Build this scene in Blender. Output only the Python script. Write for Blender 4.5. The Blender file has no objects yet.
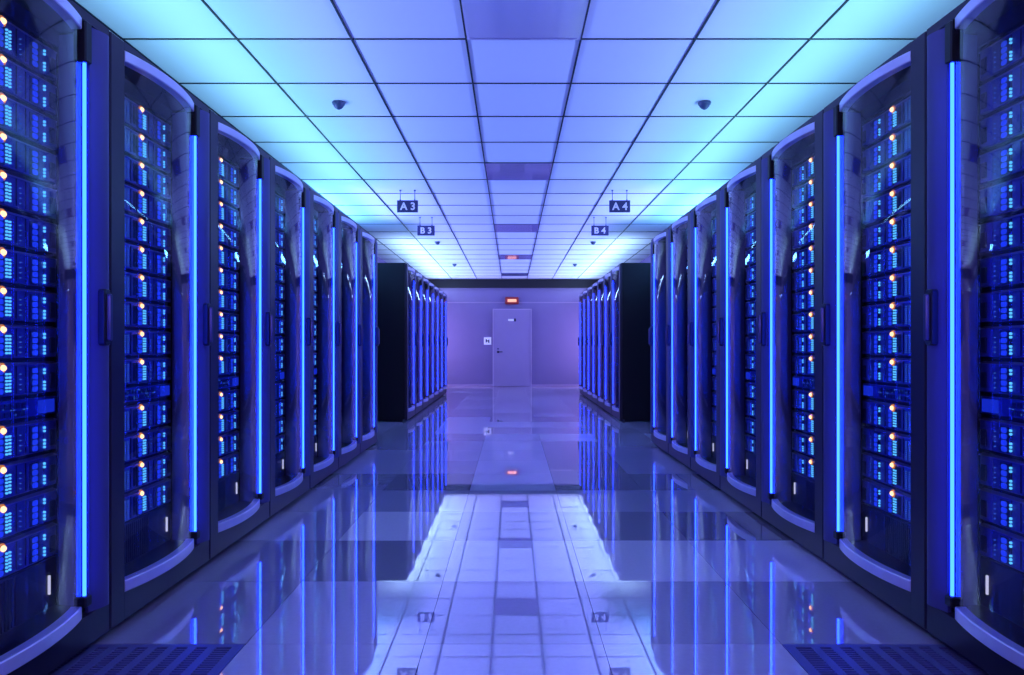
import bpy, bmesh, math, random
from mathutils import Vector, Euler
random.seed(7)
C = bpy.context.scene.collection
PI = math.pi

# ------------------------------------------------------------------ materials
def principled(name, col, rough=0.5, metal=0.0, spec=0.5, emit=None, estr=0.0, ior=1.45, coat=0.0):
    m = bpy.data.materials.new(name); m.use_nodes = True
    b = m.node_tree.nodes['Principled BSDF']
    b.inputs['Base Color'].default_value = (*col, 1)
    b.inputs['Roughness'].default_value = rough
    b.inputs['Metallic'].default_value = metal
    b.inputs['IOR'].default_value = ior
    b.inputs['Specular IOR Level'].default_value = spec
    if coat:
        b.inputs['Coat Weight'].default_value = coat
        b.inputs['Coat Roughness'].default_value = 0.08
    if emit:
        b.inputs['Emission Color'].default_value = (*emit, 1)
        b.inputs['Emission Strength'].default_value = estr
    return m

def with_noise(m, scale=30, lo=0.85, hi=1.15, rough_var=0.0):
    """fine procedural variation of the surface's own colour (object space)"""
    nt = m.node_tree; b = nt.nodes['Principled BSDF']
    tc = nt.nodes.new('ShaderNodeTexCoord'); n = nt.nodes.new('ShaderNodeTexNoise')
    n.inputs['Scale'].default_value = scale; n.inputs['Detail'].default_value = 4
    nt.links.new(tc.outputs['Object'], n.inputs['Vector'])
    mr = nt.nodes.new('ShaderNodeMapRange')
    mr.inputs['To Min'].default_value = lo; mr.inputs['To Max'].default_value = hi
    nt.links.new(n.outputs['Fac'], mr.inputs['Value'])
    vm = nt.nodes.new('ShaderNodeVectorMath'); vm.operation = 'SCALE'
    vm.inputs[0].default_value = b.inputs['Base Color'].default_value[:3]
    nt.links.new(mr.outputs['Result'], vm.inputs['Scale'])
    nt.links.new(vm.outputs['Vector'], b.inputs['Base Color'])
    return m

def emitter(name, col, strength, sample=False):
    m = bpy.data.materials.new(name); m.use_nodes = True
    nt = m.node_tree; nt.nodes.clear()
    o = nt.nodes.new('ShaderNodeOutputMaterial'); e = nt.nodes.new('ShaderNodeEmission')
    e.inputs['Color'].default_value = (*col, 1); e.inputs['Strength'].default_value = strength
    nt.links.new(e.outputs[0], o.inputs[0])
    if not sample: m.cycles.emission_sampling = 'NONE'
    return m

def schlick_mix(name, f0, rough, under, tint=(1, 1, 1), power=5.0, f90=1.0):
    """under-layer plus mirror-like coat with a Schlick fresnel; works on both faces"""
    m = bpy.data.materials.new(name); m.use_nodes = True
    nt = m.node_tree; nt.nodes.clear()
    o = nt.nodes.new('ShaderNodeOutputMaterial'); mix = nt.nodes.new('ShaderNodeMixShader')
    lw = nt.nodes.new('ShaderNodeLayerWeight'); lw.inputs['Blend'].default_value = 0.5
    pw = nt.nodes.new('ShaderNodeMath'); pw.operation = 'POWER'; pw.inputs[1].default_value = power
    mr = nt.nodes.new('ShaderNodeMapRange')
    mr.inputs['To Min'].default_value = f0; mr.inputs['To Max'].default_value = f90
    nt.links.new(lw.outputs['Facing'], pw.inputs[0]); nt.links.new(pw.outputs[0], mr.inputs['Value'])
    g = nt.nodes.new('ShaderNodeBsdfGlossy'); g.inputs['Roughness'].default_value = rough
    g.inputs['Color'].default_value = (*tint, 1)
    u = under(nt)
    nt.links.new(mr.outputs['Result'], mix.inputs[0])
    nt.links.new(u.outputs[0], mix.inputs[1]); nt.links.new(g.outputs[0], mix.inputs[2])
    nt.links.new(mix.outputs[0], o.inputs[0])
    return m

def under_transparent(col):
    def f(nt):
        t = nt.nodes.new('ShaderNodeBsdfTransparent'); t.inputs['Color'].default_value = (*col, 1); return t
    return f

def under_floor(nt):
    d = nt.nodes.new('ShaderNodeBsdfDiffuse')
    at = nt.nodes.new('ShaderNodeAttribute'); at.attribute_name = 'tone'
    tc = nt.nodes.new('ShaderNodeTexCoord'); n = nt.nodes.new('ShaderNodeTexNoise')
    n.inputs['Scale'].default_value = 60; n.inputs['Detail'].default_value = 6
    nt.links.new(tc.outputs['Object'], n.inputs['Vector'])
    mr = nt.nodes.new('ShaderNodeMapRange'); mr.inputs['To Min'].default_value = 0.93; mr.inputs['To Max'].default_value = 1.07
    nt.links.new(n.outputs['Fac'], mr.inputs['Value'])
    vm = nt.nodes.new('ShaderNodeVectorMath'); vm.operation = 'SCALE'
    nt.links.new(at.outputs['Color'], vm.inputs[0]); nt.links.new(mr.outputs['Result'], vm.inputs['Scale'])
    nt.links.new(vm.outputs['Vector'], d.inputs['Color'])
    return d

M = {}
M['cabinet'] = with_noise(principled('cabinet_black', (0.006, 0.005, 0.008), 0.5, 0.0, 0.25), 20, .9, 1.1)
M['frame'] = with_noise(principled('frame_slate', (0.032, 0.023, 0.045), 0.36, 0.45), 25, .92, 1.08)
M['column'] = principled('column_slate', (0.075, 0.065, 0.22), 0.45, 0.1)
M['channel'] = principled('channel_blue', (0.04, 0.04, 0.11), 0.6, 0.0)
M['trim'] = with_noise(principled('trim_silver', (0.72, 0.66, 0.90), 0.33, 0.4), 14, .86, 1.08)
M['handle'] = principled('handle_plastic', (0.05, 0.05, 0.13), 0.3, 0.3)
M['handle_dark'] = principled('handle_recess', (0.008, 0.008, 0.02), 0.4)
M['glass'] = schlick_mix('door_glass', 0.035, 0.012, under_transparent((0.90, 0.91, 0.97)), f90=0.55)
M['tube'] = emitter('tube_blue', (0.006, 0.030, 1.0), 25.0, True)
M['cap'] = principled('cap_black', (0.004, 0.004, 0.008), 0.5)
M['server'] = with_noise(principled('server_face', (0.05, 0.055, 0.24), 0.38, 0.2), 90, .6, 1.5)
M['server_body'] = principled('server_body', (0.010, 0.010, 0.03), 0.6)
M['rim'] = principled('server_rim', (0.22, 0.20, 0.38), 0.35, 0.6)
M['bay'] = principled('bay_blue', (0.06, 0.10, 0.55), 0.35, 0.1, emit=(0.02, 0.09, 1.0), estr=0.42)
M['bay_dark'] = principled('bay_bezel', (0.015, 0.02, 0.10), 0.4, 0.2)
M['led'] = emitter('led_cyan', (0.10, 0.50, 1.0), 1.5)
M['led_dim'] = emitter('led_dim', (0.06, 0.22, 0.75), 0.7)
M['amber'] = emitter('status_amber', (1.0, 0.55, 0.25), 3.0)
M['amber_halo'] = emitter('status_halo', (1.0, 0.32, 0.10), 0.75)  # dim glowing disc imitating the halo around each status light
M['latch'] = principled('latch_blue', (0.05, 0.055, 0.35), 0.4, 0.1)
M['patch'] = with_noise(principled('patch_blue', (0.03, 0.04, 0.30), 0.35, 0.2), 120, .5, 1.4)
M['patch_glow'] = emitter('patch_glow', (0.01, 0.035, 0.8), 0.75)
M['marker'] = emitter('marker_white', (0.75, 0.75, 1.0), 0.9)
M['power'] = with_noise(principled('power_unit', (0.018, 0.018, 0.045), 0.5, 0.2), 60, .8, 1.2)
for k in ('bay',): M[k].cycles.emission_sampling = 'NONE'
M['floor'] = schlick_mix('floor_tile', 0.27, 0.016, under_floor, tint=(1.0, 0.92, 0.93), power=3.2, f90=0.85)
M['joint'] = principled('floor_joint', (0.03, 0.03, 0.10), 0.6)
M['grille'] = with_noise(principled('grille_tile', (0.10, 0.10, 0.26), 0.4, 0.2), 50, .9, 1.1)
M['ceiling'] = with_noise(principled('ceiling_tile', (0.80, 0.80, 0.90), 0.75, 0, 0.2), 200, .97, 1.03)
M['grid'] = principled('ceiling_grid', (0.004, 0.007, 0.02), 0.6)
M['panel'] = schlick_mix('ceiling_panel', 0.25, 0.06, lambda nt: (lambda d: (d.inputs['Color'].__setattr__('default_value', (0.20, 0.19, 0.40, 1)), d)[1])(nt.nodes.new('ShaderNodeBsdfDiffuse')), power=3.0, f90=0.8)
M['panel_frame'] = principled('panel_frame', (0.5, 0.5, 0.75), 0.4)
M['wall'] = with_noise(principled('wall_paint', (0.25, 0.185, 0.38), 0.6), 3, .95, 1.05)
M['beam'] = principled('beam_dark', (0.006, 0.004, 0.010), 0.6)
M['band'] = principled('wall_band', (0.42, 0.30, 0.50), 0.5)
M['door'] = with_noise(principled('door_paint', (0.38, 0.29, 0.50), 0.5), 4, .96, 1.04)
M['door_edge'] = principled('door_frame', (0.55, 0.42, 0.62), 0.5)
M['white'] = principled('white_plate', (0.85, 0.85, 0.98), 0.4, emit=(0.7, 0.7, 1.0), estr=0.25)  # plates glow faintly by themselves, though they are no lamps
M['plate'] = principled('plate_white', (0.9, 0.9, 1.0), 0.4)
M['dark'] = principled('dark_metal', (0.02, 0.02, 0.06), 0.35, 0.6)
M['sign'] = principled('sign_navy', (0.035, 0.03, 0.12), 0.5)
M['letter'] = principled('letter_white', (0.7, 0.62, 0.85), 0.5, emit=(0.75, 0.7, 1.0), estr=0.12)  # faint glow put into the letters to keep them bright
M['rod'] = principled('rod_metal', (0.06, 0.07, 0.20), 0.4, 0.5)
M['red'] = principled('exit_red', (0.35, 0.03, 0.03), 0.5, emit=(1.0, 0.06, 0.04), estr=0.03)
M['red_glow'] = emitter('exit_glow', (1.0, 0.40, 0.32), 1.6)
M['detector'] = principled('detector_grey', (0.05, 0.07, 0.16), 0.45)

# ------------------------------------------------------------------ mesh builder
class MB:
    """local frame: a = into the cabinet, u = along the aisle, z = up; sx mirrors a for the two rows"""
    def __init__(s, sx=1): s.v = []; s.f = []; s.m = []; s.sx = sx
    def face(s, pts, mi=0):
        b = len(s.v); s.v += [(s.sx * p[0], p[1], p[2]) for p in pts]
        s.f.append(tuple(range(b, b + len(pts)))); s.m.append(mi)
    def box(s, x0, x1, y0, y1, z0, z1, mi=0, c=0.0):
        if c <= 0:
            P = [(x0,y0,z0),(x1,y0,z0),(x1,y1,z0),(x0,y1,z0),(x0,y0,z1),(x1,y0,z1),(x1,y1,z1),(x0,y1,z1)]
            b = len(s.v); s.v += [(s.sx*p[0], p[1], p[2]) for p in P]
            for q in ((0,3,2,1),(4,5,6,7),(0,1,5,4),(1,2,6,5),(2,3,7,6),(3,0,4,7)):
                s.f.append(tuple(b+i for i in q)); s.m.append(mi)
        else:   # chamfered vertical edges + chamfered top/bottom
            prof = [(x0+c,y0),(x1-c,y0),(x1,y0+c),(x1,y1-c),(x1-c,y1),(x0+c,y1),(x0,y1-c),(x0,y0+c)]
            cx, cy = (x0+x1)/2, (y0+y1)/2
            kx = (x1-x0-2*c)/(x1-x0); ky = (y1-y0-2*c)/(y1-y0)
            ins = [(cx+(p[0]-cx)*kx, cy+(p[1]-cy)*ky) for p in prof]
            s.loft([[(p[0],p[1],z0) for p in ins],[(p[0],p[1],z0+c) for p in prof],
                    [(p[0],p[1],z1-c) for p in prof],[(p[0],p[1],z1) for p in ins]], mi)
    def loft(s, rings, mi=0, caps=True):
        b = len(s.v); n = len(rings[0])
        for r in rings: s.v += [(s.sx*p[0], p[1], p[2]) for p in r]
        for k in range(len(rings)-1):
            for i in range(n):
                j = (i+1) % n
                s.f.append((b+k*n+i, b+k*n+j, b+(k+1)*n+j, b+(k+1)*n+i)); s.m.append(mi)
        if caps:
            s.f.append(tuple(b+i for i in reversed(range(n)))); s.m.append(mi)
            s.f.append(tuple(b+(len(rings)-1)*n+i for i in range(n))); s.m.append(mi)
    def prism(s, prof, z0, z1, mi=0):
        s.loft([[(p[0],p[1],z0) for p in prof],[(p[0],p[1],z1) for p in prof]], mi)
    def cyl(s, c, r, h, axis='z', n=12, mi=0, r2=None):
        r2 = r if r2 is None else r2
        def ring(rr, t):
            out = []
            for k in range(n):
                A = 2*PI*k/n; p, q = rr*math.cos(A), rr*math.sin(A)
                if axis == 'z': out.append((c[0]+p, c[1]+q, c[2]+t))
                elif axis == 'x': out.append((c[0]+t, c[1]+p, c[2]+q))
                else: out.append((c[0]+p, c[1]+t, c[2]+q))
            return out
        s.loft([ring(r,0), ring(r2,h)], mi)
    def lathe(s, c, prof, n=20, mi=0):
        s.loft([[(c[0]+r*math.cos(2*PI*k/n), c[1]+r*math.sin(2*PI*k/n), c[2]+z) for k in range(n)] for r, z in prof], mi)
    def mesh(s, name, mats, smooth=False):
        me = bpy.data.meshes.new(name); me.from_pydata(s.v, [], s.f)
        for m in mats: me.materials.append(m)
        for p, mi in zip(me.polygons, s.m): p.material_index = mi
        bm = bmesh.new(); bm.from_mesh(me); bmesh.ops.recalc_face_normals(bm, faces=bm.faces[:]); bm.to_mesh(me); bm.free()
        if smooth:
            me.polygons.foreach_set('use_smooth', [True]*len(me.polygons))
            try: me.set_sharp_from_angle(angle=math.radians(35))
            except Exception: pass
        me.update(); return me

def ob(name, me, parent=None, loc=(0,0,0)):
    o = bpy.data.objects.new(name, me); C.objects.link(o); o.location = loc
    if parent: o.parent = parent
    return o
def tag(o, label=None, cat=None, group=None, kind=None):
    if label: o['label'] = label
    if cat: o['category'] = cat
    if group: o['group'] = group
    if kind: o['kind'] = kind
    return o
def copy_tree(o, kids, parent=None):
    c = o.copy(); C.objects.link(c)
    if parent: c.parent = parent
    for ch in kids.get(o.name, []): copy_tree(ch, kids, c)
    return c
def kids_map(root):
    mp = {}
    def rec(o):
        ch = [x for x in bpy.data.objects if x.parent == o]
        mp[o.name] = ch
        for x in ch: rec(x)
    rec(root); return mp

# ------------------------------------------------------------------ layout constants (metres)
CAMZ = 0.9735
FRONT = {-1: 1.35, 1: 1.39}          # distance of each row's door plane from the camera axis
PITCH = 0.75
G1 = 1.525                            # first row of racks: seven per side
G2 = 8.73                             # second row beyond the cross aisle
NR = 7
H = 2.044
DEPTH = 1.00
XL, XR = -2.42, 2.46
YN, YF = -2.2, 16.4
ZC = 2.586

# ------------------------------------------------------------------ the setting
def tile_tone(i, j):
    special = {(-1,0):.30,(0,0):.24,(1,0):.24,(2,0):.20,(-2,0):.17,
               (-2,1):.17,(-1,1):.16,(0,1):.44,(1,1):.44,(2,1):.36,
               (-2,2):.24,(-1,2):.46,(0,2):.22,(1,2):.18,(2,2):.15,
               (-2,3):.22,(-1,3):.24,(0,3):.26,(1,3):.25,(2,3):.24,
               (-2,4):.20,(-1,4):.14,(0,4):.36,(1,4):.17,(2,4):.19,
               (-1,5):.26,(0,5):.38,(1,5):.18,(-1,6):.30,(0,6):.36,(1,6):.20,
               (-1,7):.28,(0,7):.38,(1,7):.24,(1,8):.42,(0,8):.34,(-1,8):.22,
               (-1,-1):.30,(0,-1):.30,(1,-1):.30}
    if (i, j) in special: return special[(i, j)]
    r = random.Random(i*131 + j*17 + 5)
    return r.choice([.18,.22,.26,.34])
TX0, TY0, TW, TH = 0.297, 2.218, 0.583, 0.59
def build_floor():
    verts, faces, mats, tones = [], [], [], []
    def box(x0,x1,y0,y1,z0,z1,mi,t):
        b = len(verts)
        verts.extend([(x0,y0,z0),(x1,y0,z0),(x1,y1,z0),(x0,y1,z0),(x0,y0,z1),(x1,y0,z1),(x1,y1,z1),(x0,y1,z1)])
        for q in ((0,3,2,1),(4,5,6,7),(0,1,5,4),(1,2,6,5),(2,3,7,6),(3,0,4,7)):
            faces.append(tuple(b+i for i in q)); mats.append(mi); tones.append(t)
    g = 0.0009
    for i in range(-6, 7):
        for j in range(-9, 26):
            x0, x1 = TX0+(i-1)*TW, TX0+i*TW
            y0, y1 = TY0+j*TH, TY0+(j+1)*TH
            if x1 <= XL or x0 >= XR or y1 <= YN or y0 >= YF: continue
            if i in (-2, 2) and j == -1: continue          # cells of the perforated tiles

            x0, x1, y0, y1 = max(x0,XL), min(x1,XR), max(y0,YN), min(y1,YF)
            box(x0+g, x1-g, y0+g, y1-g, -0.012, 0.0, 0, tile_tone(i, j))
    box(XL-.1, XR+.1, YN-.1, YF+.1, -0.10, -0.012, 1, .1)
    me = bpy.data.meshes.new('floor'); me.from_pydata(verts, [], faces)
    me.materials.append(M['floor']); me.materials.append(M['joint'])
    for p, mi in zip(me.polygons, mats): p.material_index = mi
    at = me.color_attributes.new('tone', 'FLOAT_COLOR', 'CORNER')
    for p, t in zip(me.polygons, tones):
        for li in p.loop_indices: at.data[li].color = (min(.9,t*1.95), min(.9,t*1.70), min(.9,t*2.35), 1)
    o = ob('floor', me); tag(o, kind='structure'); return o
build_floor()

def slab(name, x0,x1,y0,y1,z0,z1, mat, kind='structure', parent=None, c=0):
    b = MB(); b.box(x0,x1,y0,y1,z0,z1,0,c); o = ob(name, b.mesh(name,[mat]), parent)
    if kind: tag(o, kind=kind)
    return o

ceil = slab('ceiling', XL-.1, XR+.1, YN-.1, YF+.1, ZC, ZC+.1, M['ceiling'])
b = MB(); gw = 0.005
CX0, CY0, CP = -0.24, 3.562, 0.601
k = -5
for k in range(-5, 6):
    x = CX0 + CP*k
    if XL < x < XR: b.box(x-gw, x+gw, YN, YF, ZC-.006, ZC)
for k in range(-10, 23):
    y = CY0 + CP*k
    if YN < y < YF: b.box(XL, XR, y-gw*.8, y+gw*.8, ZC-.005, ZC)
g = ob('ceiling_grid', b.mesh('ceiling_grid',[M['grid']]), ceil)

slab('wall_left', XL-.1, XL, YN-.1, YF+.1, 0, ZC, M['wall'])
slab('wall_right', XR, XR+.1, YN-.1, YF+.1, 0, ZC, M['wall'])
slab('wall_near', XL, XR, YN-.1, YN, 0, ZC, M['wall'])
slab('wall_far', XL, XR, YF, YF+.1, 0, ZC, M['wall'])
slab('trim_1', XL, XR, YF-.09, YF, 2.375, ZC-.006, M['beam'])
slab('light_line_strip', XL, XR, YF-.012, YF, 2.012, 2.036, M['band'])  # pale strip standing in for a line of light on the wall
slab('baseboard_far', XL, XR, YF-.014, YF, 0, .05, M['band'])

# door in the far wall
DX0, DX1, DZ = -0.465, 0.475, 1.868
dr = slab('door_1', DX0+.02, DX1-.02, YF-.045, YF-.015, .006, DZ-.02, M['door'])
b = MB()
b.box(DX0, DX0+.022, YF-.06, YF-.013, 0, DZ); b.box(DX1-.022, DX1, YF-.06, YF-.013, 0, DZ); b.box(DX0+.022, DX1-.022, YF-.06, YF-.013, DZ-.022, DZ)
ob('door_frame', b.mesh('door_frame',[M['door_edge']]), dr)
b = MB(); b.cyl((-.335, YF-.055, .83), .028, .010, 'y', 20); b.cyl((-.335, YF-.085, .83), .012, .03, 'y', 14)
b.box(-.345, -.225, YF-.095, YF-.08, .822, .842, 0, .004)
h = ob('door_handle', b.mesh('door_handle',[M['dark']]), dr)
b = MB(); b.cyl((-.335, YF-.055, .905), .02, .010, 'y', 18); b.box(-.337,-.333,YF-.0565,YF-.055,.893,.917,1)
ob('lock_cylinder', b.mesh('lock_cylinder',[M['rod'], M['cap']]), dr)
b = MB(); b.box(-.095, .045, YF-.050, YF-.045, 1.575, 1.625, 0, .002)
ob('door_plate', b.mesh('door_plate',[M['white']]), dr)
b = MB(); b.box(.045, .095, YF-.053, YF-.045, 1.565, 1.635, 0, .002)
tag(ob('plate_end', b.mesh('plate_end',[M['dark']]), dr))

# square white panel with a dark symbol, left of the door
r = bpy.data.objects.new('wall_notice', None); C.objects.link(r); r.location = (-.59, YF, 1.095)
tag(r, 'small square white notice with a dark symbol on the wall left of the door', 'notice')
b = MB(); b.box(-.09,.09,-.018,0,-.09,.09,0,.004); ob('notice_board', b.mesh('notice_board',[M['white']]), r)
b = MB(); b.box(-.045,-.018,-.021,-.018,-.035,.045); b.box(.018,.045,-.021,-.018,-.045,.035); b.box(-.018,.018,-.021,-.018,-.012,.016)
ob('symbol', b.mesh('symbol',[M['dark']]), r)

# exit sign over the door
r = bpy.data.objects.new('exit_sign', None); C.objects.link(r); r.location = (0, YF, 2.064)
tag(r, 'small glowing red sign on the far wall above the door', 'sign')
b = MB(); b.box(-.165,.165,-.10,0,-.085,.085,0,.02); ob('sign_case', b.mesh('sign_case',[M['red']]), r)
b = MB(); b.box(-.105,.105,-.104,-.10,-.034,.034,0,.0018); ob('lit_lens', b.mesh('lit_lens',[M['red_glow']]), r)

# glossy darker panels in the middle ceiling strip
def ceiling_panel(k, label):
    y0 = CY0 + CP*(k-1); x0 = CX0
    r = bpy.data.objects.new('ceiling_panel', None); C.objects.link(r); r.location = (x0+CP/2, y0+CP/2, ZC)
    tag(r, label, 'ceiling panel', 'glossy grey panels in the middle ceiling strip')
    h = CP/2-gw; f = .016
    b = MB(); b.box(-h+f,h-f,-h+f,h-f,-.008,0); ob('panel_sheet', b.mesh('panel_sheet',[M['panel']]), r)
    b = MB()
    b.box(-h,-h+f,-h,h,-.010,0); b.box(h-f,h,-h,h,-.010,0); b.box(-h+f,h-f,-h,-h+f,-.010,0); b.box(-h+f,h-f,h-f,h,-.010,0)
    ob('panel_frame', b.mesh('panel_frame',[M['panel']]), r)
for k, lb in ((0,'large glossy grey-violet ceiling panel at the top edge, nearest the camera'),
              (5,'glossy grey ceiling panel between the camera and the hanging A signs, second nearest'),
              (10,'glossy grey ceiling panel just beyond the hanging B signs, middle of five'),
              (15,'narrow-looking ceiling panel that mirrors the red glow of the sign above the door'),
              (20,'farthest glossy ceiling panel, next to the dark beam over the door')):
    ceiling_panel(k, lb)

# ceiling detectors
def detector(x, y, label):
    r = bpy.data.objects.new('smoke_detector', None); C.objects.link(r); r.location = (x, y, ZC)
    tag(r, label, 'smoke detector', 'smoke detectors on the ceiling')
    b = MB(); b.lathe((0,0,0), [(.040,0),(.043,-.006),(.040,-.016)], 24); ob('detector_base', b.mesh('detector_base',[M['detector']], True), r)
    b = MB(); b.lathe((0,0,-.016), [(.036,0),(.032,-.012),(.022,-.024),(.009,-.032),(.002,-.034)], 24)
    ob('sensor_head', b.mesh('sensor_head',[M['detector']], True), r)
for x, y, lb in ((-1.147,4.49,'small dark smoke detector on the ceiling, nearest on the left side'),
                 (1.273,4.49,'small dark smoke detector on the ceiling, nearest on the right side'),
                 (-1.152,10.5,'tiny smoke detector on the ceiling just behind the B 3 sign'),
                 (1.255,10.5,'tiny smoke detector on the ceiling just behind the B 4 sign'),
                 (-1.13,13.35,'faint smoke detector on the far ceiling left, beyond the one behind B 3'),
                 (1.24,13.35,'faint smoke detector on the far ceiling right, beyond the one behind B 4')):
    detector(x, y, lb)

# hanging aisle signs
def hanging_sign(text, x, y, label):
    r = bpy.data.objects.new('hanging_sign', None); C.objects.link(r); r.location = (x, y, ZC)
    tag(r, label, 'sign', 'aisle signs hanging from the ceiling')
    zt = -.107; hh = .124; hw = .108
    b = MB(); b.box(-hw, hw, -.008, .008, zt-hh, zt, 0, .003); ob('sign_board', b.mesh('sign_board',[M['sign']]), r)
    for sx in (-.075, .075):
        b = MB(); b.cyl((sx, 0, zt-.004), .0035, -zt+.004, 'z', 10); b.cyl((sx,0,-.012), .010, .012, 'z', 12)
        b.cyl((sx, 0, zt-.002), .007, .012, 'z', 10)
        ob('rod', b.mesh('rod',[M['rod']]), r)
    cu = bpy.data.curves.new('lettering', 'FONT'); cu.body = text; cu.size = .105; cu.extrude = .0015; cu.offset = .0028
    cu.align_x = 'CENTER'; cu.align_y = 'CENTER'; cu.space_character = 1.12; cu.space_word = .7
    to = bpy.data.objects.new('tmp', cu); C.objects.link(to)
    dg = bpy.context.evaluated_depsgraph_get(); me = bpy.data.meshes.new_from_object(to.evaluated_get(dg))
    bpy.data.objects.remove(to)
    me.materials.clear(); me.materials.append(M['letter'])
    cx = sum(v.co.x for v in me.vertices)/len(me.vertices)
    xs = [v.co.x for v in me.vertices]; ys = [v.co.y for v in me.vertices]
    mx, my = (min(xs)+max(xs))/2, (min(ys)+max(ys))/2
    for v in me.vertices: v.co.x -= mx; v.co.y -= my
    l = ob('lettering', me, r, (0, -.0095, zt-hh/2)); l.rotation_euler = (PI/2, 0, 0)
hanging_sign('A 3', -1.080, 7.02, 'dark navy hanging sign reading A 3, upper left')
hanging_sign('A 4', 1.113, 7.02, 'dark navy hanging sign reading A 4, upper right')
hanging_sign('B 3', -1.075, 8.49, 'dark navy hanging sign reading B 3, behind the A 3 sign')
hanging_sign('B 4', 1.100, 8.49, 'dark navy hanging sign reading B 4, behind the A 4 sign')

# perforated floor tiles at the foot of the nearest racks
def perforated_tile(x0, label):
    r = bpy.data.objects.new('perforated_floor_tile', None); C.objects.link(r); r.location = (x0+TW/2, TY0-TH/2, -.012)
    tag(r, label, 'floor tile', 'perforated floor tiles')
    hx, hy = TW/2-.002, TH/2-.002; t = .012
    b = MB(); fr = .034
    b.box(-hx,-hx+fr,-hy,hy,0,t); b.box(hx-fr,hx,-hy,hy,0,t); b.box(-hx+fr,hx-fr,-hy,-hy+.022,0,t); b.box(-hx+fr,hx-fr,hy-.022,hy,0,t)
    ob('tile_rim', b.mesh('tile_rim',[M['grille']]), r)
    b = MB(); n = 8; wx = (2*(hx-fr))/n
    for k in range(1, n):
        x = -hx+fr+k*wx; b.box(x-.014, x+.014, -hy+.022, hy-.022, 0, t)
    ny = 38; dy = (2*(hy-.022))/ny
    for k in range(n):
        a0 = -hx+fr+k*wx + (.014 if k else 0); a1 = -hx+fr+(k+1)*wx - (.014 if k < n-1 else 0)
        for q in range(1, ny):
            y = -hy+.022+q*dy; b.box(a0, a1, y-.0028, y+.0028, .002, t-.0008)
    ob('slotted_plate', b.mesh('slotted_plate',[M['grille']]), r)
perforated_tile(-1.452, 'slotted floor tile at the foot of the nearest left rack, bottom left corner')
perforated_tile(0.880, 'slotted floor tile at the foot of the nearest right rack, bottom right corner')

# ------------------------------------------------------------------ rack
ZT0, ZT1 = 1.965, 2.002      # top silver trim
ZB0, ZB1 = 0.117, 0.158      # bottom silver trim
U0, U1 = 0.088, 0.600        # bowed glass
def bow(t, amp=.038):
    # fuller towards the light tube, as on the photographed doors
    s = 4*t*(1-t)
    return amp*(s**0.95)
def bow_profile(off_out, off_in, n=40, u0=U0, u1=U1):
    out = []; inn = []
    for k in range(n+1):
        t = k/n; u = u0+(u1-u0)*t
        out.append((-bow(t)-off_out, u)); inn.append((-bow(t)-off_in, u))
    return out + inn[::-1]

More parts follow.
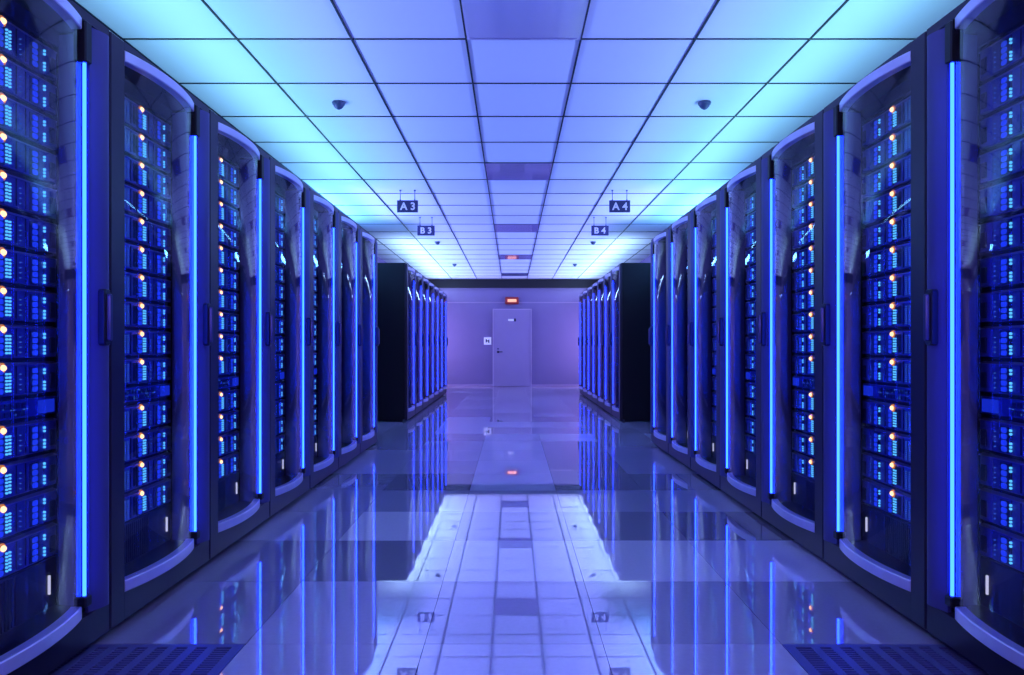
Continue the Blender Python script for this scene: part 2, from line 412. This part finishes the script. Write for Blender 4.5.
def make_rack(sx):
    r = bpy.data.objects.new('server_rack', None); C.objects.link(r)
    e = .003; P = PITCH
    b = MB(sx)
    b.box(.03, DEPTH, e, .022, 0.03, H-.004); b.box(.03, DEPTH, P-.022, P-e, 0.03, H-.004)
    b.box(.03, DEPTH, .022, P-.022, H-.03, H-.004); b.box(DEPTH-.015, DEPTH, .022, P-.022, .03, H-.03)
    b.box(.03, DEPTH-.015, .022, P-.022, .03, .117)
    b.box(.06, DEPTH-.02, .02, P-.02, 0, .03)                                # recessed foot
    b.box(.155, .19, .022, .128, .117, H-.03); b.box(.155, .19, .722, P-.022, .117, H-.03)   # mounting posts
    b.box(.02, .03, e, P-e, H-.012, H)                                         # lid lip
    b.box(.03, DEPTH, e, P-e, H-.004, H)
    ob('cabinet', b.mesh('cabinet',[M['cabinet']]), r)
    # blank filler above the top server and interior back
    b = MB(sx); b.box(.15, .16, .128, .722, 1.9605, H-.032); ob('blanking_plate', b.mesh('blanking_plate',[M['server_body']]), r)
    # door frame
    b = MB(sx)
    b.box(-.004, .03, e, U0, .02, H-.012, 0, .004)                             # near stile
    b.box(-.002, .03, U0, P-e, ZT1, H-.012)                                    # header
    b.box(-.002, .03, U0, P-e, .02, ZB0)                                       # bottom rail
    ob('door_frame', b.mesh('door_frame',[M['frame']]), r)
    # bowed glass
    b = MB(sx); b.prism(bow_profile(0, -.005), ZB1, ZT0); ob('glass_door', b.mesh('glass_door',[M['glass']], True), r)
    for nm, z0, z1 in (('top_trim', ZT0, ZT1), ('bottom_trim', ZB0, ZB1)):
        b = MB(sx)
        po, pi = bow_profile(.004, -.03), bow_profile(.001, -.03)
        b.loft([[(p[0],p[1],z0) for p in pi],[(p[0],p[1],z0+.003) for p in po],[(p[0],p[1],z1-.003) for p in po],[(p[0],p[1],z1) for p in pi]])
        ob(nm, b.mesh(nm,[M['trim']], True), r)
    # light channel: shallow concave cove around the tube
    b = MB(sx); prof = []
    n = 8
    for k in range(n+1):
        t = k/n; u = .634+.020*t; prof.append((.030-.024*t**1.5, u))
    prof += [(.045,.654),(.045,.634)]
    b.prism(prof, ZB1, ZT0); ob('light_cove', b.mesh('light_cove',[M['channel']], True), r)
    # rounded column between tube and the rack's far edge, with its inner cheek
    b = MB(sx); prof = [(.15,.722),(.15,.738),(.03,.747)]
    prof += [(.006,.744),(-.003,.741),(-.009,.735),(-.012,.727),(-.0115,.718),(-.009,.706),(-.005,.694),(0,.682),(.005,.669),(.010,.654)]
    prof += [(.02,.654),(.04,.70)]
    b.prism(prof, ZB0, ZT1); ob('door_column', b.mesh('door_column',[M['column']], True), r)
    # tube and caps
    b = MB(sx); b.cyl((.002,.622,.180), .0052, 1.69, 'z', 14); t = ob('light_tube', b.mesh('light_tube',[M['tube']], True), r)
    for z0, z1 in ((1.868, ZT1-.004), (.150, .184)):
        b = MB(sx); b.box(-.013, .028, .605, .639, z0, z1, 0, .004); ob('tube_cap', b.mesh('tube_cap',[M['cap']]), r)
    # handle
    b = MB(sx)
    uc, z0, z1 = .703, .975, 1.160
    def rr(hu, hz0, hz1, a, cr=.012):
        out = []
        for cu_, cz, a0 in ((uc+hu-cr, hz1-cr, 0), (uc-hu+cr, hz1-cr, 90), (uc-hu+cr, hz0+cr, 180), (uc+hu-cr, hz0+cr, 270)):
            for q in range(5):
                A = math.radians(a0+22.5*q); out.append((a, cu_+cr*math.cos(A), cz+cr*math.sin(A)))
        return out
    b.loft([rr(.019,z0,z1,-.003), rr(.019,z0,z1,-.022), rr(.016,z0+.003,z1-.003,-.025)])
    hd = ob('door_handle', b.mesh('door_handle',[M['handle_dark']], True), r)
    b = MB(sx)
    b.loft([rr(.008,z0+.016,z1-.016,-.020,.006), rr(.008,z0+.016,z1-.016,-.034,.006), rr(.006,z0+.018,z1-.018,-.037,.005)])
    ob('grip', b.mesh('grip',[M['handle']], True), hd)
    return r

# ------------------------------------------------------------------ servers
SU0, SW = .130, .590
def make_server(sx, pitch, lights=True, simple=False):
    """origin at the lower near corner of the face; a = .0 is the face plane"""
    r = None
    parts = []
    zt = pitch-.0165
    b = MB(sx)                                   # body + face plate with sunken fields
    b.box(.012, .62, .002, SW-.002, 0, pitch-.0005, 1)
    b.box(0, .012, .004, SW-.060, .002, zt, 0, .0015)
    # raised dividers of the face
    for u in (.055, .115, .205, .275, .345, .405, .445):
        b.box(-.002, 0, u-.0015, u+.0015, .008, zt-.006, 1)
    for k in range(5):
        u = .290+.010*k; b.box(-.0015, 0, u, u+.005, .014, zt-.012, 1)
    parts.append(('chassis', b, ['server','server_body'], True))
    b = MB(sx); b.loft([[(-.004,.002,zt),(-.004,SW-.004,zt),(.012,SW-.004,zt+.0055),(.012,.002,zt+.0055)],
                        [(-.004,.002,zt-.003),(-.004,SW-.004,zt-.003),(.012,SW-.004,zt-.003),(.012,.002,zt-.003)]])
    parts.append(('top_lip', b, ['rim'], False))
    for u in ((.322, .468) if sx < 0 else (.348, .458)):                       # drive bays: a column of rounded blue doors
        b = MB(sx); b.box(-.003, 0, u-.006, u+.033, .006, zt-.010, 1)
        n = 4; hz = (zt-.020)/n
        for q in range(n):
            z0 = .009+q*hz; cr = .006
            pts = []
            for cu_, cz, a0 in ((u+.025-cr, z0+hz-.003-cr, 0), (u+.002+cr, z0+hz-.003-cr, 90), (u+.002+cr, z0+cr, 180), (u+.025-cr, z0+cr, 270)):
                for w in range(4):
                    A = math.radians(a0+30*w); pts.append((cu_+cr*math.cos(A), cz+cr*math.sin(A)))
            b.loft([[(-.003,p[0],p[1]) for p in pts],[(-.006,p[0],p[1]) for p in pts]], 0)
        parts.append(('drive_bay', b, ['bay','bay_dark'], False))
    def dots(name, ulist, zl, rad, mat):
        b = MB(sx)
        for u in ulist:
            for z in zl: b.cyl((-.0065, u, z), rad, .005, 'x', 8)
        parts.append((name, b, [mat], False))
    dots('light_column', [.362 if sx < 0 else .336], [zt*(.18+.105*q) for q in range(6)], .0033, 'led')
    dots('light_column', [.375 if sx < 0 else .323], [zt*(.18+.105*q) for q in range(6)], .0033, 'led')
    dots('light_column', [.525 if sx < 0 else .443], [zt*f for f in (.16,.27,.38)], .0040, 'led')
    dots('light_column', [.525 if sx < 0 else .443], [zt*f for f in (.68,.79)], .0040, 'led')
    dots('light_column', [.228], [zt*(.14+.085*q) for q in range(9)], .0016, 'led_dim')
    dots('light_column', [.250], [zt*(.14+.085*q) for q in range(9)], .0016, 'led_dim')
    dots('light_column', [.418 if sx < 0 else .512], [zt*(.2+.16*q) for q in range(4)], .0016, 'led_dim')
    b = MB(sx)                                   # rounded latch block at the far end
    pr = [(.012,SW-.058),(0,SW-.058),(-.006,SW-.050),(-.008,SW-.030),(-.004,SW-.010),(.004,SW-.003),(.012,SW-.003)]
    b.prism(pr, .004, zt-.002); b.box(-.011,-.005,SW-.046,SW-.020,.016,zt-.030,1,.002)
    parts.append(('latch', b, ['latch','bay_dark'], True))
    if lights:
        b = MB(sx)
        ring = []
        c = (.346, zt-.010)
        for rr_, aa in ((.0095,0),(.0095,-.005),(.007,-.010),(.002,-.012)):
            ring.append([(aa-.001, c[0]+rr_*math.cos(2*PI*q/14), c[1]+rr_*math.sin(2*PI*q/14)) for q in range(14)])
        b.loft(ring)
        ring = [[(aa, c[0]+rr_*math.cos(2*PI*q/14), c[1]+rr_*math.sin(2*PI*q/14)) for q in range(14)] for rr_, aa in ((.0155,.002),(.0155,-.003),(.0125,-.0042),(.0020,-.0042))]
        b.loft(ring, 1); parts.append(('status_light', b, ['amber','amber_halo'], True))
    if simple:
        allm = []; B = MB(sx); 
        for nm, bb, ms, sm in parts:
            off = len(B.v); B.v += bb.v
            for f, mi in zip(bb.f, bb.m):
                B.f.append(tuple(i+off for i in f))
                if ms[mi] not in allm: allm.append(ms[mi])
                B.m.append(allm.index(ms[mi]))
        o = ob('server_module', B.mesh('server_module',[M[k] for k in allm])); return o
    r = bpy.data.objects.new('server_module', None); C.objects.link(r)
    for nm, bb, ms, sm in parts: ob(nm, bb.mesh(nm,[M[k] for k in ms], sm), r)
    return r

def make_patch(sx):
    r = bpy.data.objects.new('patch_panel', None); C.objects.link(r); h = .072
    b = MB(sx); b.box(.012,.5,.002,SW-.002,0,h-.0005,1); b.box(0,.012,.002,SW-.004,.004,h-.012,0,.0015)
    for k in range(18):
        u = .02+.024*k
        for z in (.010,.034): b.box(-.003,.0,u,u+.017,z,z+.017,2)
    rg = random.Random(3)
    for k in range(26): b.cyl((-.005, .03+rg.random()*.42, .012+rg.random()*.040), .0018, .004, 'x', 6, 3)
    ob('panel_face', b.mesh('panel_face',[M['patch'],M['server_body'],M['bay_dark'],M['led_dim']]), r)
    b = MB(sx); b.box(-.003,0,.500,.575,.010,.052,0,.001); ob('lit_block', b.mesh('lit_block',[M['patch_glow']]), r)
    return r

def make_power(sx):
    r = bpy.data.objects.new('power_unit', None); C.objects.link(r); h = .1675
    b = MB(sx); b.box(.012,.75,.002,SW-.002,0,h,1); b.box(0,.012,.002,SW-.002,.002,h-.006,0,.0015)
    for k in range(28):
        u = .02+.014*k; b.box(-.004,.0,u,u+.005,.008,h-.012)
    ob('grille_face', b.mesh('grille_face',[M['power'],M['server_body']]), r)
    b = MB(sx); b.box(-.007,0,.545,.551,.048,.110,0,.001); ob('light_bar', b.mesh('light_bar',[M['marker']]), r)
    return r

# ------------------------------------------------------------------ place everything
ORD = ['nearest','second','third','fourth','fifth','sixth','seventh']
NTH = ['topmost','second','third','fourth','fifth','sixth','seventh','eighth','ninth','tenth','eleventh','twelfth','thirteenth','bottom']
P1, P2 = .1137, .1155
levels = [1.958-.1137*(n+1) for n in range(10)]
z_patch = levels[-1]-.072
levels2 = [z_patch-P2*(n+1) for n in range(4)]
z_power = .119
amber_racks = {0, 1, 2}
for sx in (-1, 1):
    side = 'left' if sx < 0 else 'right'
    rack0 = make_rack(sx); kr = kids_map(rack0)
    sA = make_server(sx, P1, True); sB = make_server(sx, P2, True)
    sC = make_server(sx, P1, False); sD = make_server(sx, P2, False)
    pp = make_patch(sx); pw = make_power(sx)
    protos = {}
    for o in (sA, sB, sC, sD, pp, pw): protos[o.name] = (o, kids_map(o))
    used = set()
    def put(o, loc):
        if o.name in used:
            c = copy_tree(o, protos[o.name][1])
        else:
            used.add(o.name); c = o
        c.location = loc; return c
    first = True
    for gi, base in enumerate((G1, G2)):
        for n in range(NR):
            c = rack0 if first else copy_tree(rack0, kr); first = False
            y = base + n*PITCH
            c.location = (sx*FRONT[sx], y, 0)
            if gi == 0:
                where = f'{ORD[n]} from the camera in the near {side} row' if n else f'nearest the camera on the {side}, cut by the picture edge'
                tag(c, f'dark glass-fronted rack, {where}' if n < 6 else f'dark glass-fronted rack at the far end of the near {side} row', 'server rack', f'server racks in the near {side} row')
            else:
                lb = f'dark server rack behind the cross aisle on the {side}, {ORD[n]} to the camera' if n else f'server rack behind the cross aisle on the {side}, its plain black side showing'
                tag(c, lb, 'server rack', f'server racks in the far {side} row')
            X = sx*(FRONT[sx]+.155)
            rack_txt = f'{ORD[n]} rack on the {side}' if n < 6 else f'last near rack on the {side}'
            if gi == 0:
                am = n in amber_racks
                for q, z in enumerate(levels+levels2):
                    big = q >= 10
                    o = put((sB if big else sA) if am else (sD if big else sC), (X, y+SU0, z))
                    word = 'orange-lit server' if am else 'blue-lit server'
                    tag(o, f'{word}, {NTH[q]} {"one" if q in (0,13) else "from the top"} in the {rack_txt}', 'server', f'servers behind glass in the {rack_txt}')
                o = put(pp, (X, y+SU0, z_patch)); tag(o, f'short blue patch panel between the servers of the {rack_txt}', 'patch panel', 'patch panels in the racks')
                o = put(pw, (X, y+SU0, z_power)); tag(o, f'power unit with a white light bar, foot of the {rack_txt}', 'power unit', 'power units at the foot of the racks')
    # far rows: only their doors and a blue glow can be made out, so their servers are one body of stuff
    sm = make_server(sx, P1, False, simple=True); me = sm.data; bpy.data.objects.remove(sm)
    bm = bmesh.new()
    for n in range(NR):
        for z in levels+levels2:
            off = len(bm.verts)
            bm.from_mesh(me)
            bm.verts.ensure_lookup_table()
            for v in bm.verts[off:]:
                v.co.y += G2+n*PITCH+SU0; v.co.x += sx*(FRONT[sx]+.155); v.co.z += z
    far = bpy.data.meshes.new('server_modules'); bm.to_mesh(far); bm.free()
    for m in me.materials: far.materials.append(m)
    o = ob('server_modules', far)
    tag(o, f'indistinct blue-lit servers behind the glass of the far {side} racks', 'servers', kind='stuff')

# ------------------------------------------------------------------ lights
def area(name, loc, rot, sx_, sy_, col, power, spread=PI):
    l = bpy.data.lights.new(name, 'AREA'); l.shape = 'RECTANGLE'; l.size = sx_; l.size_y = sy_
    l.color = col; l.energy = power; l.spread = spread
    o = bpy.data.objects.new(name, l); C.objects.link(o); o.location = loc; o.rotation_euler = rot; return o
for sx in (-1, 1):
    aim = lambda el: (0, math.atan2(sx*math.cos(el), -math.sin(el)), 0)
    for y0, y1, pw_, col in ((0.2, G1+7*PITCH, 1.0, (.25,.71,1.0)), (10.1, YF-.3, 1.9, (.38,.64,1.0))):
        L = y1-y0
        # strips lying on the rack tops, throwing light up and over the aisle
        area('rack_top_uplight', (sx*(FRONT[sx]+.32), (y0+y1)/2, H+.06), aim(1.15), .10, L, col, 5.2*L*pw_)
        if y0 > 9: y0 = G2; L = y1-y0
        area('violet_fill', (sx*(FRONT[sx]+.45), (y0+y1)/2, H+.07), aim(.30), .16, L, (.23,.27,1.0), 3.7*L*pw_, math.radians(56))  # violet fill added to even out the middle of the ceiling
    # unseen blue fill added at the side wall to lift the cross-aisle ceiling
    area('cross_aisle_fill', (sx*2.25, (G1+7*PITCH+G2)/2, 2.15), aim(.7), .10, 1.8, (.12,.42,1.0), 38)
    area('cross_aisle_violet_fill', (sx*2.25, (G1+7*PITCH+G2)/2, 2.16), aim(.25), .10, 1.8, (.26,.28,1.0), 18, math.radians(56))  # violet fill added for the dark middle of the cross-aisle ceiling
    # upright lamps behind the last far racks, washing the end wall
    area('bay_lamp', (sx*1.98, 15.45, 1.1), (PI/2, 0, sx*.55), .12, 1.3, (.50,.42,1.0), 17)
# violet wash from the room's end behind the camera
area('rear_wash', (0, -1.9, 1.75), (math.radians(98), 0, 0), 2.4, 1.1, (.42,.30,1.0), 60)

w = bpy.data.worlds.new('world'); bpy.context.scene.world = w; w.use_nodes = True
w.node_tree.nodes['Background'].inputs[0].default_value = (.2,.2,.8,1); w.node_tree.nodes['Background'].inputs[1].default_value = .0

# ------------------------------------------------------------------ camera
cam = bpy.data.cameras.new('camera'); co = bpy.data.objects.new('camera', cam); C.objects.link(co)
co.location = (0, 0, CAMZ); co.rotation_euler = (PI/2, 0, 0)
cam.sensor_width = 36; cam.lens = 679/1024*36; cam.shift_y = 8.5/1024; cam.clip_start = .05
sc = bpy.context.scene; sc.camera = co
sc.view_settings.view_transform = 'Standard'; sc.view_settings.look = 'None'
sc.view_settings.exposure = 0; sc.view_settings.gamma = 1; sc.view_settings.use_curve_mapping = False
sc.cycles.use_denoising = True
sc.cycles.max_bounces = 10; sc.cycles.transparent_max_bounces = 24; sc.cycles.glossy_bounces = 5; sc.cycles.diffuse_bounces = 4
sc.cycles.sample_clamp_indirect = 6; sc.cycles.caustics_reflective = False
